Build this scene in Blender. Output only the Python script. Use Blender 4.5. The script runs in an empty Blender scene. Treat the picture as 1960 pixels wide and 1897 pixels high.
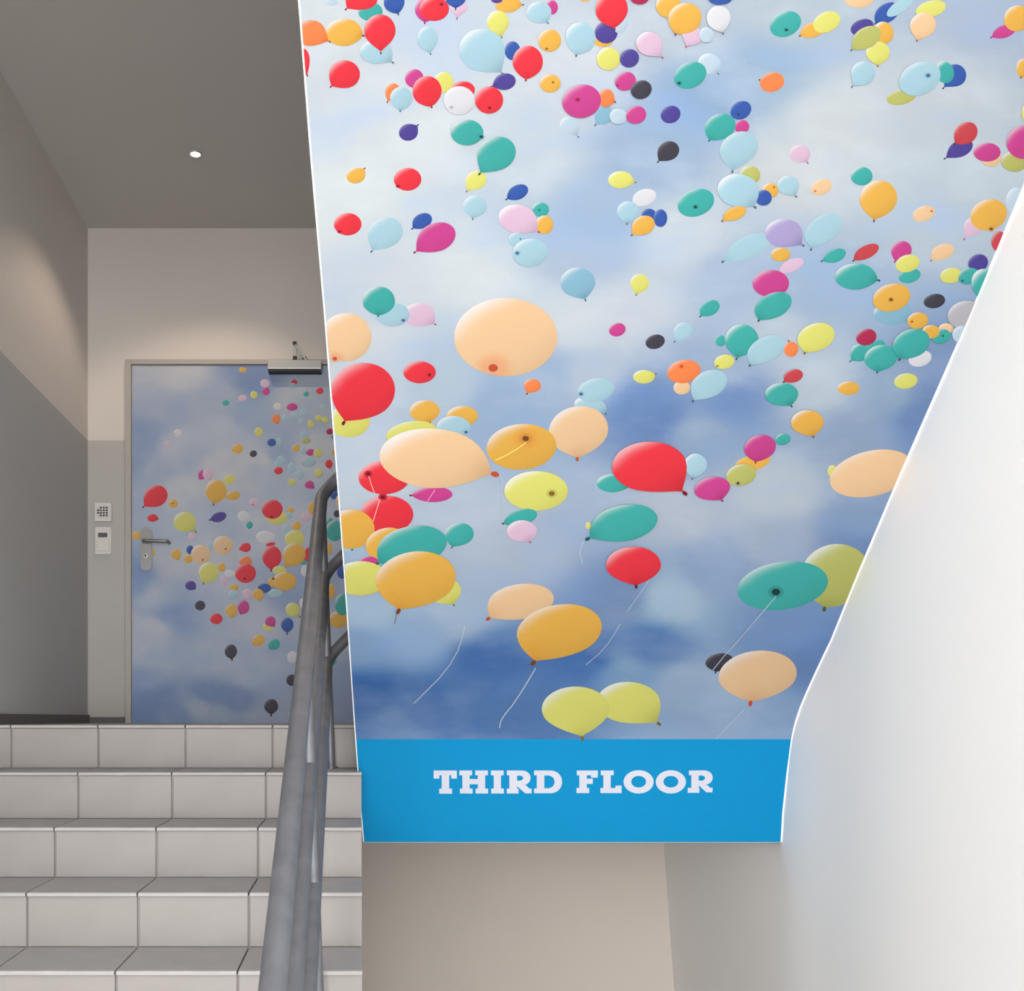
import bpy, math, random
from mathutils import Vector
random.seed(7)
SC = bpy.context.scene
COL = SC.collection

# ------------------------------------------------------------------ camera, world, lights, exposure
F, VX, VY = 1922.0, 688.0, 1375.0          # focal length and principal point in photo pixels (1960 x 1897)
H, T = 0.175, 0.29                          # riser height, tread depth
ZL = 10 * H                                 # upper landing level
CZ = ZL + 0.027                             # eye height
cam_d = bpy.data.cameras.new('camera')
cam_d.sensor_fit = 'HORIZONTAL'; cam_d.sensor_width = 36.0
cam_d.lens = 36.0 * F / 1960.0
cam_d.shift_x = (980.0 - VX) / 1960.0
cam_d.shift_y = (VY - 948.5) / 1960.0
cam_d.clip_start = 0.02
cam = bpy.data.objects.new('camera', cam_d); COL.objects.link(cam)
cam.location = (0, 0, CZ); cam.rotation_euler = (math.pi / 2, 0, 0)
SC.camera = cam

world = bpy.data.worlds.new('daylight'); SC.world = world; world.use_nodes = True
bg = world.node_tree.nodes['Background']
bg.inputs['Color'].default_value = (0.985, 0.99, 1.0, 1); bg.inputs['Strength'].default_value = 14.0
SC.view_settings.view_transform = 'Standard'; SC.view_settings.look = 'None'
SC.view_settings.gamma = 1.0; SC.view_settings.use_curve_mapping = False
SC.view_settings.exposure = 0.12
YB = -4.6                                   # wall behind the viewer
WIN = (-4.3, -0.9, 0.30, 3.40)              # tall window in the left wall of the lower landing: y0, y1, z0, z1
WIN2 = (-1.42, 0.60, 0.55, 3.45)            # window in the wall behind the viewer: x0, x1, z0, z1
for sx, sy, loc, rot in ((WIN[3] - WIN[2], WIN[1] - WIN[0], (-1.515 - 0.12, (WIN[0] + WIN[1]) / 2, (WIN[2] + WIN[3]) / 2), (0, -math.pi / 2, 0)),
                         (WIN2[1] - WIN2[0], WIN2[3] - WIN2[2], ((WIN2[0] + WIN2[1]) / 2, YB - 0.12, (WIN2[2] + WIN2[3]) / 2), (math.pi / 2, 0, 0))):
    pl = bpy.data.lights.new('window_daylight', 'AREA'); pl.shape = 'RECTANGLE'
    pl.size = sx; pl.size_y = sy; pl.cycles.is_portal = True
    plo = bpy.data.objects.new('window_daylight', pl); COL.objects.link(plo); plo.location = loc; plo.rotation_euler = rot

# ------------------------------------------------------------------ helpers
def lin(c):
    return tuple(((v / 255.0) / 12.92 if v / 255.0 <= 0.04045 else ((v / 255.0 + 0.055) / 1.055) ** 2.4) for v in c)

def mat(name, rgb, rough=0.6, metal=0.0, spec=0.4, noise=None, bump=None, rnd=0.0, rng=0.06):
    m = bpy.data.materials.new(name); m.use_nodes = True
    nt = m.node_tree; b = nt.nodes['Principled BSDF']
    b.inputs['Roughness'].default_value = rough; b.inputs['Metallic'].default_value = metal
    b.inputs['Specular IOR Level'].default_value = spec
    c = lin(rgb); b.inputs['Base Color'].default_value = (*c, 1)
    if noise or rnd:
        val = None
        if noise:
            tc = nt.nodes.new('ShaderNodeTexCoord')
            nz = nt.nodes.new('ShaderNodeTexNoise'); nz.inputs['Scale'].default_value = noise; nz.inputs['Detail'].default_value = 6
            nt.links.new(tc.outputs['Object'], nz.inputs['Vector'])
            mr = nt.nodes.new('ShaderNodeMapRange'); mr.inputs['From Min'].default_value = 0.3; mr.inputs['From Max'].default_value = 0.7
            mr.inputs['To Min'].default_value = 1 - rng; mr.inputs['To Max'].default_value = 1 + rng
            nt.links.new(nz.outputs['Fac'], mr.inputs['Value']); val = mr.outputs['Result']
        if rnd:
            oi = nt.nodes.new('ShaderNodeObjectInfo')
            m2 = nt.nodes.new('ShaderNodeMapRange'); m2.inputs['To Min'].default_value = 1 - rnd; m2.inputs['To Max'].default_value = 1 + rnd
            nt.links.new(oi.outputs['Random'], m2.inputs['Value'])
            if val:
                mu = nt.nodes.new('ShaderNodeMath'); mu.operation = 'MULTIPLY'
                nt.links.new(val, mu.inputs[0]); nt.links.new(m2.outputs['Result'], mu.inputs[1]); val = mu.outputs[0]
            else: val = m2.outputs['Result']
        mx = nt.nodes.new('ShaderNodeVectorMath'); mx.operation = 'SCALE'; mx.inputs[0].default_value = c
        nt.links.new(val, mx.inputs['Scale']); nt.links.new(mx.outputs[0], b.inputs['Base Color'])
    if bump:
        tc = nt.nodes.new('ShaderNodeTexCoord'); n2 = nt.nodes.new('ShaderNodeTexNoise')
        n2.inputs['Scale'].default_value = bump[0]; n2.inputs['Detail'].default_value = 4
        bp = nt.nodes.new('ShaderNodeBump'); bp.inputs['Strength'].default_value = bump[1]; bp.inputs['Distance'].default_value = 0.01
        nt.links.new(tc.outputs['Object'], n2.inputs['Vector']); nt.links.new(n2.outputs['Fac'], bp.inputs['Height'])
        nt.links.new(bp.outputs['Normal'], b.inputs['Normal'])
    return m

def two_tone(name, low, high, z):
    """wall paint: one colour up to height z, another above it"""
    m = mat(name, low, 0.75, spec=0.25, bump=(60, 0.06)); nt = m.node_tree; b = nt.nodes['Principled BSDF']
    g = nt.nodes.new('ShaderNodeNewGeometry'); sp = nt.nodes.new('ShaderNodeSeparateXYZ')
    gt = nt.nodes.new('ShaderNodeMath'); gt.operation = 'GREATER_THAN'; gt.inputs[1].default_value = z
    mx = nt.nodes.new('ShaderNodeMix'); mx.data_type = 'RGBA'
    mx.inputs['A'].default_value = (*lin(low), 1); mx.inputs['B'].default_value = (*lin(high), 1)
    nt.links.new(g.outputs['Position'], sp.inputs[0]); nt.links.new(sp.outputs['Z'], gt.inputs[0])
    nt.links.new(gt.outputs[0], mx.inputs['Factor']); nt.links.new(mx.outputs['Result'], b.inputs['Base Color'])
    return m

def link(name, me, parent=None, m=None):
    o = bpy.data.objects.new(name, me); COL.objects.link(o)
    if parent: o.parent = parent
    if m: me.materials.clear(); me.materials.append(m)
    return o

def mesh(name, v, f, m=None, parent=None, smooth=False, loc=None):
    me = bpy.data.meshes.new(name); me.from_pydata([tuple(p) for p in v], [], f); me.validate(); me.update()
    if smooth:
        for p in me.polygons: p.use_smooth = True
    o = link(name, me, parent, m)
    if loc: o.location = loc
    return o

class MB:
    def __init__(s): s.v = []; s.f = []
    def add(s, v, f):
        n = len(s.v); s.v += [tuple(p) for p in v]; s.f += [tuple(i + n for i in q) for q in f]; return s
    def box(s, x0, x1, y0, y1, z0, z1):
        return s.add([(x0,y0,z0),(x1,y0,z0),(x1,y1,z0),(x0,y1,z0),(x0,y0,z1),(x1,y0,z1),(x1,y1,z1),(x0,y1,z1)],
                     [(3,2,1,0),(4,5,6,7),(0,1,5,4),(1,2,6,5),(2,3,7,6),(3,0,4,7)])
    def extrude_x(s, prof, x0, x1):
        """prof: list of (y,z); prism between x0 and x1 (scalars or one value per profile point)"""
        n = len(prof); a = x0 if hasattr(x0, '__len__') else [x0]*n; b = x1 if hasattr(x1, '__len__') else [x1]*n
        v = [(a[i], p[0], p[1]) for i, p in enumerate(prof)] + [(b[i], p[0], p[1]) for i, p in enumerate(prof)]
        return s.add(v, [tuple(range(n)), tuple(range(2*n-1, n-1, -1))] + [(i, i+n, (i+1)%n+n, (i+1)%n) for i in range(n)])
    def prism_y(s, outline, y0, y1):
        """outline: list of (x,z) extruded from y0 (front) to y1"""
        n = len(outline); v = [(p[0], y0, p[1]) for p in outline] + [(p[0], y1, p[1]) for p in outline]
        return s.add(v, [tuple(range(n)), tuple(range(2*n-1, n-1, -1))] + [(i, (i+1)%n, (i+1)%n+n, i+n) for i in range(n)])
    def tube(s, pts, r, n=14, caps=True, closed=False):
        pts = [Vector(p) for p in pts]; rings = []; up = None
        for i, p in enumerate(pts):
            if closed: d = (pts[(i+1) % len(pts)] - pts[i-1])
            else: d = (pts[min(i+1, len(pts)-1)] - pts[max(i-1, 0)])
            d.normalize()
            if up is None:
                up = d.cross(Vector((0.31, 0.2, 0.93)));
                if up.length < 1e-3: up = d.cross(Vector((1, 0, 0)))
            up = (up - d * up.dot(d)).normalized(); w = d.cross(up)
            rr = r[i] if hasattr(r, '__len__') else r
            rings.append([p + (up * math.cos(a) + w * math.sin(a)) * rr for a in [2*math.pi*k/n for k in range(n)]])
        v = [q for ring in rings for q in ring]; f = []
        m = len(rings)
        for i in range(m if closed else m - 1):
            j = (i + 1) % m
            f += [(i*n+k, i*n+(k+1)%n, j*n+(k+1)%n, j*n+k) for k in range(n)]
        if caps and not closed: f += [tuple(range(n-1, -1, -1)), tuple(range((m-1)*n, m*n))]
        return s.add(v, f)
    def build(s, name, m, parent=None, smooth=False, loc=None): return mesh(name, s.v, s.f, m, parent, smooth, loc)

def auto_smooth(o, ang=40):
    me = o.data
    for p in me.polygons: p.use_smooth = True
    import bmesh
    bm = bmesh.new(); bm.from_mesh(me)
    for e in bm.edges:
        if len(e.link_faces) == 2 and e.calc_face_angle(0) > math.radians(ang): e.smooth = False
    bm.to_mesh(me); bm.free(); return o

def bevel(o, w, seg=2):
    b = o.modifiers.new('bevel', 'BEVEL'); b.width = w; b.segments = seg; b.limit_method = 'ANGLE'; b.angle_limit = math.radians(40); return o

def fillet(pts, rad, n=8):
    pts = [Vector(p) for p in pts]; out = [pts[0]]
    for i in range(1, len(pts) - 1):
        a, b, c = pts[i-1], pts[i], pts[i+1]
        d = min(rad, (a-b).length * .49, (c-b).length * .49)
        p0 = b + (a-b).normalized() * d; p1 = b + (c-b).normalized() * d
        for k in range(n + 1):
            t = k / n; out.append(p0*(1-t)**2 + b*2*t*(1-t) + p1*t*t)
    out.append(pts[-1]); return out

def empty(name, loc=(0,0,0)):
    o = bpy.data.objects.new(name, None); COL.objects.link(o); o.location = loc; o.empty_display_size = 0.1; return o

def tag(o, label=None, cat=None, group=None, kind=None):
    if label: o['label'] = label
    if cat: o['category'] = cat
    if group: o['group'] = group
    if kind: o['kind'] = kind
    return o

def P(px, py, d):                            # point seen at a photo pixel, d metres away
    return Vector(((px - VX) / F * d, d, CZ - (py - VY) / F * d))

# ------------------------------------------------------------------ materials
PAINT_Z = 3.327
M_wall2 = two_tone('two_tone_paint', (176, 176, 176), (214, 208, 202), PAINT_Z)
M_wall2b = two_tone('two_tone_paint_pale', (178, 175, 171), (210, 203, 196), PAINT_Z)
M_white = mat('white_plaster', (240, 239, 237), 0.7, spec=0.3, bump=(40, 0.05))
M_cream = mat('cream_plaster', (206, 197, 188), 0.75, spec=0.3, bump=(40, 0.05))
M_ceil = mat('ceiling_paint', (196, 192, 188), 0.8, spec=0.2, bump=(50, 0.04))
M_floor = mat('floor_terrazzo', (186, 182, 176), 0.5, noise=30)
M_tile = mat('pale_glazed_tile', (152, 147, 144), 0.5, spec=0.3, noise=7, rnd=0.025, rng=0.035)
M_tread = mat('matt_tread_tile', (174, 171, 170), 0.75, spec=0.12, noise=9, rnd=0.02, rng=0.04)
M_grout = mat('grey_grout', (150, 144, 141), 0.9, spec=0.1)
M_body = mat('stair_mortar', (152, 145, 142), 0.9, spec=0.1)
M_base = mat('dark_baseboard_tile', (92, 86, 84), 0.5)
M_frame = mat('grey_door_frame', (172, 166, 160), 0.5)
M_galv = mat('galvanised_steel', (112, 113, 119), 0.5, metal=0.45, noise=16, rng=0.14)
M_steel = mat('brushed_steel', (140, 138, 138), 0.38, metal=0.8)
M_alu = mat('aluminium_paint', (196, 198, 196), 0.35, metal=0.55)
M_dark = mat('dark_fitting', (52, 48, 50), 0.5)
M_pale = mat('white_plastic', (212, 208, 203), 0.45)
M_lcd = mat('grey_display', (92, 94, 102), 0.3)
M_strip = mat('white_paper_edge', (246, 246, 244), 0.6, spec=0.3)
M_black = mat('keyhole_black', (14, 14, 14), 0.6)

def print_mat(name, clouds):
    m = bpy.data.materials.new(name); m.use_nodes = True; nt = m.node_tree; b = nt.nodes['Principled BSDF']
    b.inputs['Roughness'].default_value = 0.7; b.inputs['Specular IOR Level'].default_value = 0.15
    at = nt.nodes.new('ShaderNodeAttribute'); at.attribute_name = 'Col'
    out = at.outputs['Color']
    if clouds:
        uv = nt.nodes.new('ShaderNodeUVMap'); uv.uv_map = 'UVMap'
        mp = nt.nodes.new('ShaderNodeMapping'); mp.inputs['Scale'].default_value = clouds
        nt.links.new(uv.outputs[0], mp.inputs[0])
        n1 = nt.nodes.new('ShaderNodeTexNoise'); n1.inputs['Scale'].default_value = 1.0; n1.inputs['Detail'].default_value = 7; n1.inputs['Roughness'].default_value = 0.55; n1.inputs['Distortion'].default_value = 0.15
        nt.links.new(mp.outputs[0], n1.inputs['Vector'])
        mr = nt.nodes.new('ShaderNodeMapRange'); mr.inputs['From Min'].default_value = 0.32; mr.inputs['From Max'].default_value = 0.68
        mr.inputs['To Min'].default_value = -1.0; mr.inputs['To Max'].default_value = 1.0
        nt.links.new(n1.outputs['Fac'], mr.inputs['Value'])
        # printed cloud detail: bluer in the gaps, whiter in the puffs
        neg = nt.nodes.new('ShaderNodeMath'); neg.operation = 'MULTIPLY'; neg.inputs[1].default_value = -0.22; neg.use_clamp = True
        pos = nt.nodes.new('ShaderNodeMath'); pos.operation = 'MULTIPLY'; pos.inputs[1].default_value = 0.08; pos.use_clamp = True
        nt.links.new(mr.outputs[0], neg.inputs[0]); nt.links.new(mr.outputs[0], pos.inputs[0])
        m1 = nt.nodes.new('ShaderNodeMix'); m1.data_type = 'RGBA'; m1.inputs['B'].default_value = (*lin((112, 146, 200)), 1)
        m2 = nt.nodes.new('ShaderNodeMix'); m2.data_type = 'RGBA'; m2.inputs['B'].default_value = (*lin((222, 228, 238)), 1)
        nt.links.new(neg.outputs[0], m1.inputs['Factor']); nt.links.new(out, m1.inputs['A'])
        nt.links.new(pos.outputs[0], m2.inputs['Factor']); nt.links.new(m1.outputs['Result'], m2.inputs['A'])
        out = m2.outputs['Result']
    nt.links.new(out, b.inputs['Base Color'])
    return m
M_print = print_mat('printed_paper', None)
M_sky = print_mat('printed_sky', (8.0, 15.0, 1.0))

# ------------------------------------------------------------------ mural surface: face of the landing, then the underside of the upper flight
PROF = [(3.90, -0.4836), (3.855, -0.281), (3.80, -0.079), (3.705, 0.050), (3.58, 0.175)]
SL = 0.877
D_TOP, Z_TOP = 1.556, 0.175 + SL * (3.58 - 1.556)
def smooth_profile(c, n=6):
    out = []; ext = [(2*c[0][0]-c[1][0], 2*c[0][1]-c[1][1])] + c + [(c[-1][0] - .13, c[-1][1] + .13 * SL)]
    for i in range(1, len(ext) - 2):
        for k in range(n):
            t = k / n; q = []
            for a in (0, 1):
                p0, p1, p2, p3 = ext[i-1][a], ext[i][a], ext[i+1][a], ext[i+2][a]
                q.append(0.5 * (2*p1 + (p2-p0)*t + (2*p0-5*p1+4*p2-p3)*t*t + (3*p1-p0-3*p2+p3)*t**3))
            out.append(tuple(q))
    return out + [c[-1]]
PROF2 = smooth_profile(PROF) + [(D_TOP, Z_TOP)]
def depth(py):
    k = (VY - py) / F
    for i in range(len(PROF2) - 1):
        (d0, z0), (d1, z1) = PROF2[i], PROF2[i+1]
        a0, a1 = z0 - k * d0, z1 - k * d1
        if (a0 <= 0 <= a1) or i == len(PROF2) - 2:
            t = a0 / (a0 - a1); return d0 + (d1 - d0) * t
    return PROF[0][0]
def interp(tab, v):
    if v <= tab[0][0]:
        (a, b), (c, d) = tab[0], tab[1]; return b + (d - b) * (v - a) / (c - a)
    for (a, b), (c, d) in zip(tab, tab[1:]):
        if v <= c: return b + (d - b) * (v - a) / (c - a)
    return tab[-1][1]
LEFT = [(0, 574), (87, 580), (300, 597), (425, 607), (590, 622), (687, 630), (775, 636.5), (850, 642), (970, 651), (1083, 659.5), (1190, 666.5), (1280, 672.5), (1340, 676.5), (1385, 679.5), (1420, 682), (1475, 686), (1540, 691), (1612, 697)]
RIGHT = [(353, 1960), (433, 1927), (510, 1894.5), (590, 1862), (628, 1845.5), (719, 1805), (811, 1764), (934, 1711), (1051, 1662), (1120, 1632), (1171, 1612), (1225, 1590), (1262, 1572), (1300, 1554.5), (1330, 1541), (1358, 1529.5), (1385, 1521), (1413, 1515), (1487, 1505), (1558, 1497.5), (1612, 1494.5)]
def mural_pt(px, py, off=0.0):
    p = P(px, py, depth(py))
    if off:
        a, b = depth(py - 6), depth(py + 6)
        za, zb = (VY - py + 6) / F * a, (VY - py - 6) / F * b
        n = Vector((0, -(za - zb), a - b)); n.normalize()
        if n.y > 0: n = -n
        p = p + n * off
    return p

# ------------------------------------------------------------------ structure
XL = -1.515                                  # left wall
XE = 0.008                                   # open edge of the lower flight
YD = 5.6                                     # door wall
ZC = 4.51                                    # ceiling over the landing
edge = sorted([(depth(py), (interp(RIGHT, py) - VX) / F * depth(py)) for py in [-1030, -500, 0, 350, 500, 719, 934, 1120, 1225, 1300, 1385, 1487, 1612]])
plan = [(YB - 0.2, edge[0][1]), (1.0, edge[0][1])] + edge + [(4.6, 1.682), (YD + 0.3, 1.695)]
def wall_x(d): return interp(plan, d)
mb = MB(); n = len(plan)
v = [(x + 0.004, d, z) for z in (-0.1, 4.75) for d, x in plan] + [(x + 0.2, d, z) for z in (-0.1, 4.75) for d, x in plan]
f = [(i, i+1, n+i+1, n+i) for i in range(n-1)] + [(2*n+i+1, 2*n+i, 3*n+i, 3*n+i+1) for i in range(n-1)] + [(n+i, n+i+1, 3*n+i+1, 3*n+i) for i in range(n-1)] + [(0, n, 3*n, 2*n), (n-1, 3*n-1, 4*n-1, 2*n-1)]
tag(mesh('wall_right', v, f, M_white, smooth=True), kind='structure')
auto_smooth(bpy.data.objects['wall_right'], 20)
x0, x1, z0, z1 = WIN                          # y range and z range of the window
lw = MB().box(XL - 0.2, XL, x1, YD + 0.2, -0.1, 4.75); lw.box(XL - 0.2, XL, YB - 0.2, x0, -0.1, 4.75)
lw.box(XL - 0.2, XL, x0, x1, -0.1, z0); lw.box(XL - 0.2, XL, x0, x1, z1, 4.75)
tag(lw.build('wall_left', M_wall2), kind='structure')
tag(MB().box(XL, 1.9, YD, YD + 0.2, 1.30, 4.75).build('wall_back', M_wall2b), kind='structure')
lo = MB(); lo.extrude_x([(5.30, -0.1), (5.655, 1.30), (5.9, 1.30), (5.9, -0.1)], -0.12, 1.9)
tag(lo.build('wall_back_under_landing', M_cream), kind='structure')
tag(MB().box(XL, 1.9, YB - 0.2, 5.5, -0.2, 0).build('floor', M_floor), kind='structure')
tag(MB().box(XL, 1.9, 1.45, YD + 0.2, ZC, ZC + 0.25).build('ceiling', M_ceil), kind='structure')
cb = MB().box(XL, 1.9, YB - 0.2, D_TOP, CZ + Z_TOP, CZ + Z_TOP + 0.38); cb.box(XL, 1.9, D_TOP - 0.2, D_TOP, CZ + Z_TOP + 0.38, ZC + 0.1)
tag(cb.build('ceiling_above_entry', M_white), kind='structure')
a0, a1, c0, c1 = WIN2
fw = MB().box(XL, a0, YB - 0.2, YB, 0, 3.8); fw.box(a1, 1.9, YB - 0.2, YB, 0, 3.8); fw.box(a0, a1, YB - 0.2, YB, 0, c0); fw.box(a0, a1, YB - 0.2, YB, c1, 3.8)
tag(fw.build('wall_front', M_white), kind='structure')
w2 = empty('window_2', ((a0 + a1) / 2, YB - 0.05, c0)); tag(w2, kind='structure'); am = (a0 + a1) / 2
for nm, b in (('window_frame', (a0, a0+.05, c0, c1)), ('window_frame', (a1-.05, a1, c0, c1)), ('window_frame', (a0+.05, a1-.05, c0, c0+.05)), ('window_frame', (a0+.05, a1-.05, c1-.05, c1)), ('mullion', (am-.025, am+.025, c0+.05, c1-.05))):
    o = MB().box(b[0], b[1], YB - 0.1, YB - 0.04, b[2], b[3]).build(nm, M_frame, w2); o.location = -w2.location
w1 = empty('window_1', (XL - 0.05, (x0 + x1) / 2, z0)); tag(w1, kind='structure')
ym = (x0 + x1) / 2
for nm, b in (('window_frame', (x0, x0+.05, z0, z1)), ('window_frame', (x1-.05, x1, z0, z1)), ('window_frame', (x0+.05, x1-.05, z0, z0+.05)), ('window_frame', (x0+.05, x1-.05, z1-.05, z1)), ('mullion', (ym-.025, ym+.025, z0+.05, z1-.05))):
    o = MB().box(XL - 0.1, XL - 0.04, b[0], b[1], b[2], b[3]).build(nm, M_frame, w1); o.location = -w1.location

# baseboards of the upper landing
tag(MB().box(XL, XL + 0.012, 4.07, YD, ZL, ZL + 0.046).build('baseboard_left', M_base), kind='structure')
tag(MB().box(XL + 0.012, P(240, 0, YD).x, YD - 0.012, YD, ZL, ZL + 0.034).build('baseboard_back', M_base), kind='structure')

# upper landing slab on the far side of the stair edge, and the flight above, whose underside carries the mural
Zb = CZ + PROF[0][1]
lx0 = (697 - VX) / F * 3.90
tag(MB().box(lx0, 1.80, 3.902, YD + 0.3, Zb + 0.002, ZL).build('floor_upper_landing', M_white), kind='structure')
pys = [1612, 1565, 1520, 1465, 1415, 1390, 1370, 1350, 1330, 1310, 1290, 1265, 1240, 900, 500, 0, -1000]
prof, xa, xb = [], [], []
for py in pys:
    p = mural_pt(interp(LEFT, py), py, -0.004); prof.append((p.y, p.z)); xa.append(p.x + 0.002); xb.append(wall_x(p.y) + 0.05)
prof[0] = (prof[0][0], Zb + 0.002)
bot = list(zip(prof, xa, xb))
top = [((4.02, ZL + 0.20), xa[0], xb[0])] + [((p[0], p[1] + 0.38), a, b) for p, a, b in bot[10:]]
pp = bot + top[::-1] + [((4.02, Zb + 0.002), xa[0], xb[0])]
tag(MB().extrude_x([q[0] for q in pp], [q[1] for q in pp], [q[2] for q in pp]).build('ceiling_stair_soffit', M_white), kind='structure')

# ------------------------------------------------------------------ lower flight
st = empty('staircase', (XL / 2, 1.45, 0))
tag(st, 'tiled staircase of pale risers and grey treads climbing to the balloon door', 'staircase', kind='structure')
D = [None] + [(15 - k) * T for k in range(1, 11)]      # riser k (1 = top) stands at depth D[k]; its top is the tread at ZL-(k-1)H
body = [(D[10] + .009, 0)]
for k in range(10, 0, -1):
    z = ZL - (k - 1) * H - 0.012
    body.append((D[k] + .009, z))
    if k > 1: body.append((D[k-1] + .009, z))
body += [(YD, ZL - 0.012), (YD, 0)]
b = MB().extrude_x(body, XL, XE - 0.004).build('stair_body', M_body, st); b.location = -st.location
joints = [XE] + [-0.352 * k + 0.001 for k in range(1, 5)] + [XL]
G = 0.003; cache = {}
def riser_mesh(w):
    k = ('r', round(w, 4))
    if k not in cache:
        q = MB(); hz = H - 0.013; c = 0.0015
        q.add([(c,0,0.001+c),(w-c,0,0.001+c),(w-c,0,hz-c),(c,0,hz-c),(0,.002,0.001),(w,.002,0.001),(w,.002,hz),(0,.002,hz),(0,.0089,0.001),(w,.0089,0.001),(w,.0089,hz),(0,.0089,hz)],
              [(0,1,2,3),(0,4,5,1),(1,5,6,2),(2,6,7,3),(3,7,4,0),(4,8,9,5),(5,9,10,6),(6,10,11,7),(7,11,8,4)])
        me = bpy.data.meshes.new('riser_tile'); me.from_pydata(q.v, [], q.f); me.materials.append(M_tile); cache[k] = me
    return cache[k]
def tread_mesh(w, dp):
    k = ('t', round(w, 4), round(dp, 4))
    if k not in cache:
        q = MB().extrude_x([(-.012,-.0115),(-.012,-.005),(-.0105,-.0015),(-.007,0),(dp-.002,0),(dp-.002,-.0115)], 0, w)
        me = bpy.data.meshes.new('tread_tile'); me.from_pydata(q.v, [], q.f); me.materials.append(M_tread); cache[k] = me
    return cache[k]
for k in range(1, 11):
    ztop = ZL - (k - 1) * H
    for j in range(5):
        a, c = joints[j+1] + (G if j < 4 else 0), joints[j] - (G if j > 0 else 0)
        o = link('riser_tile', riser_mesh(c - a), st); o.location = Vector((a, D[k], ztop - H)) - st.location
        o = link('tread_tile', tread_mesh(c - a, T if k > 1 else 0.30), st); o.location = Vector((a, D[k], ztop)) - st.location
        if k == 1:
            for r in range(4):
                o = link('landing_tile', tread_mesh(c - a - .0, .30), st); o.location = Vector((a, D[1] + .316 * (r + 1), ztop - .0005)) - st.location

# ------------------------------------------------------------------ railing
rl = empty('stair_railing', (-0.14, 2.8, ZL - 5 * H))
tag(rl, 'grey galvanised steel tube railing with three rails along the tiled staircase', 'railing')
slope = H / T; z_hand = 0.905
def rail_x(dz): return -0.153 + 0.034 * (z_hand - dz) / 0.94        # the railing leans a little outwards towards its foot
for nm, zz, r in (('handrail', z_hand, 0.0255), ('lower_rail', 0.583, 0.0225), ('lower_rail', 0.243, 0.0225)):
    yt = 4.06; z = CZ + zz; L = 3.1; xr = rail_x(zz)
    pts = [(xr, yt - L, z - L * slope), (xr, yt, z), (xr + .30, yt + .06, z + .31), (xr + .32, yt - .9, z + 1.1)]
    o = MB().tube(fillet(pts, 0.075, 10), r, 20).build(nm, M_galv, rl); auto_smooth(o); o.location = -rl.location
for yp, kt in ((4.035, 1), (2.86, 5), (1.70, 9)):
    zt = CZ + z_hand - (4.06 - yp) * slope; zb = ZL - kt * H; xb_ = rail_x(z_hand - (zt - zb))
    q = MB().tube([(xb_, yp, zb + .008), (-0.153, yp, zt)], 0.0165, 18)
    o = auto_smooth(q.build('post', M_galv, rl)); o.location = -rl.location
    q = MB().tube([(xb_, yp, zb), (xb_, yp, zb + .008)], 0.026, 20)
    o = auto_smooth(q.build('base_plate', M_galv, rl)); o.location = -rl.location

# ------------------------------------------------------------------ printing: sky sheet, balloons, strings, lettering
def colour_attr(me, cols, sel=None):
    a = me.color_attributes.new('Col', 'FLOAT_COLOR', 'POINT')
    a.data.foreach_set('color', [x for c in cols for x in (c[0], c[1], c[2], 1.0)])
def field(ctrl, px, py, s):
    w = 0; r = [0, 0, 0]
    for x, y, c in ctrl:
        d2 = ((px - x) / s) ** 2 + ((py - y) / (s * 0.72)) ** 2
        k = 1.0 / (d2 * d2 + 0.012); w += k
        for i in range(3): r[i] += k * c[i]
    return lin([q / w for q in r])
def sheet(name, rows, ncol, xl, xr, pt, ctrl, s, m, parent, scale=1.0):
    v, cols, uvs, f = [], [], [], []
    for i, py in enumerate(rows):
        a, b = xl(py), xr(py)
        for j in range(ncol + 1):
            px = a + (b - a) * j / ncol
            v.append(tuple(pt(px, py))); c = ctrl(px, py) if callable(ctrl) else field(ctrl, px, py, s)
            cols.append(tuple(q * scale for q in c)); uvs.append((px / 1960.0, 1 - py / 1960.0))
    for i in range(len(rows) - 1):
        for j in range(ncol):
            q = i * (ncol + 1) + j; f.append((q, q + ncol + 1, q + ncol + 2, q + 1))
    me = bpy.data.meshes.new(name); me.from_pydata(v, [], f); me.update(); colour_attr(me, cols)
    ul = me.uv_layers.new(name='UVMap')
    for lp in me.loops: ul.data[lp.index].uv = uvs[lp.vertex_index]
    for p in me.polygons: p.use_smooth = True
    o = link(name, me, parent, m); o.location = -parent.location if parent else (0, 0, 0); return o

PAL = {'R': (236, 56, 70), 'T': (66, 176, 170), 'B': (56, 92, 172), 'P': (82, 70, 152), 'M': (206, 70, 146), 'Y': (226, 224, 118), 'O': (236, 182, 80),
       'N': (250, 138, 80), 'K': (68, 66, 78), 'L': (172, 209, 224), 'W': (224, 225, 232), 'I': (226, 194, 218), 'C': (242, 203, 158), 'V': (176, 164, 212),
       'G': (190, 188, 196), 'D': (140, 188, 212), 'F': (194, 214, 230), 'U': (178, 44, 84), 'A': (190, 192, 108), 'S': (205, 72, 80)}
DOTC = {'R': (120, 20, 40), 'T': (20, 60, 66), 'O': (130, 70, 30), 'C': (205, 84, 50), 'L': (40, 100, 150), 'D': (30, 80, 130), 'M': (150, 20, 70), 'Y': (130, 105, 30), 'N': (205, 80, 40), 'W': (190, 175, 170), 'I': (190, 70, 120)}
def mixc(a, b, t): return tuple(x + (y - x) * t for x, y in zip(a, b))
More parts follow.
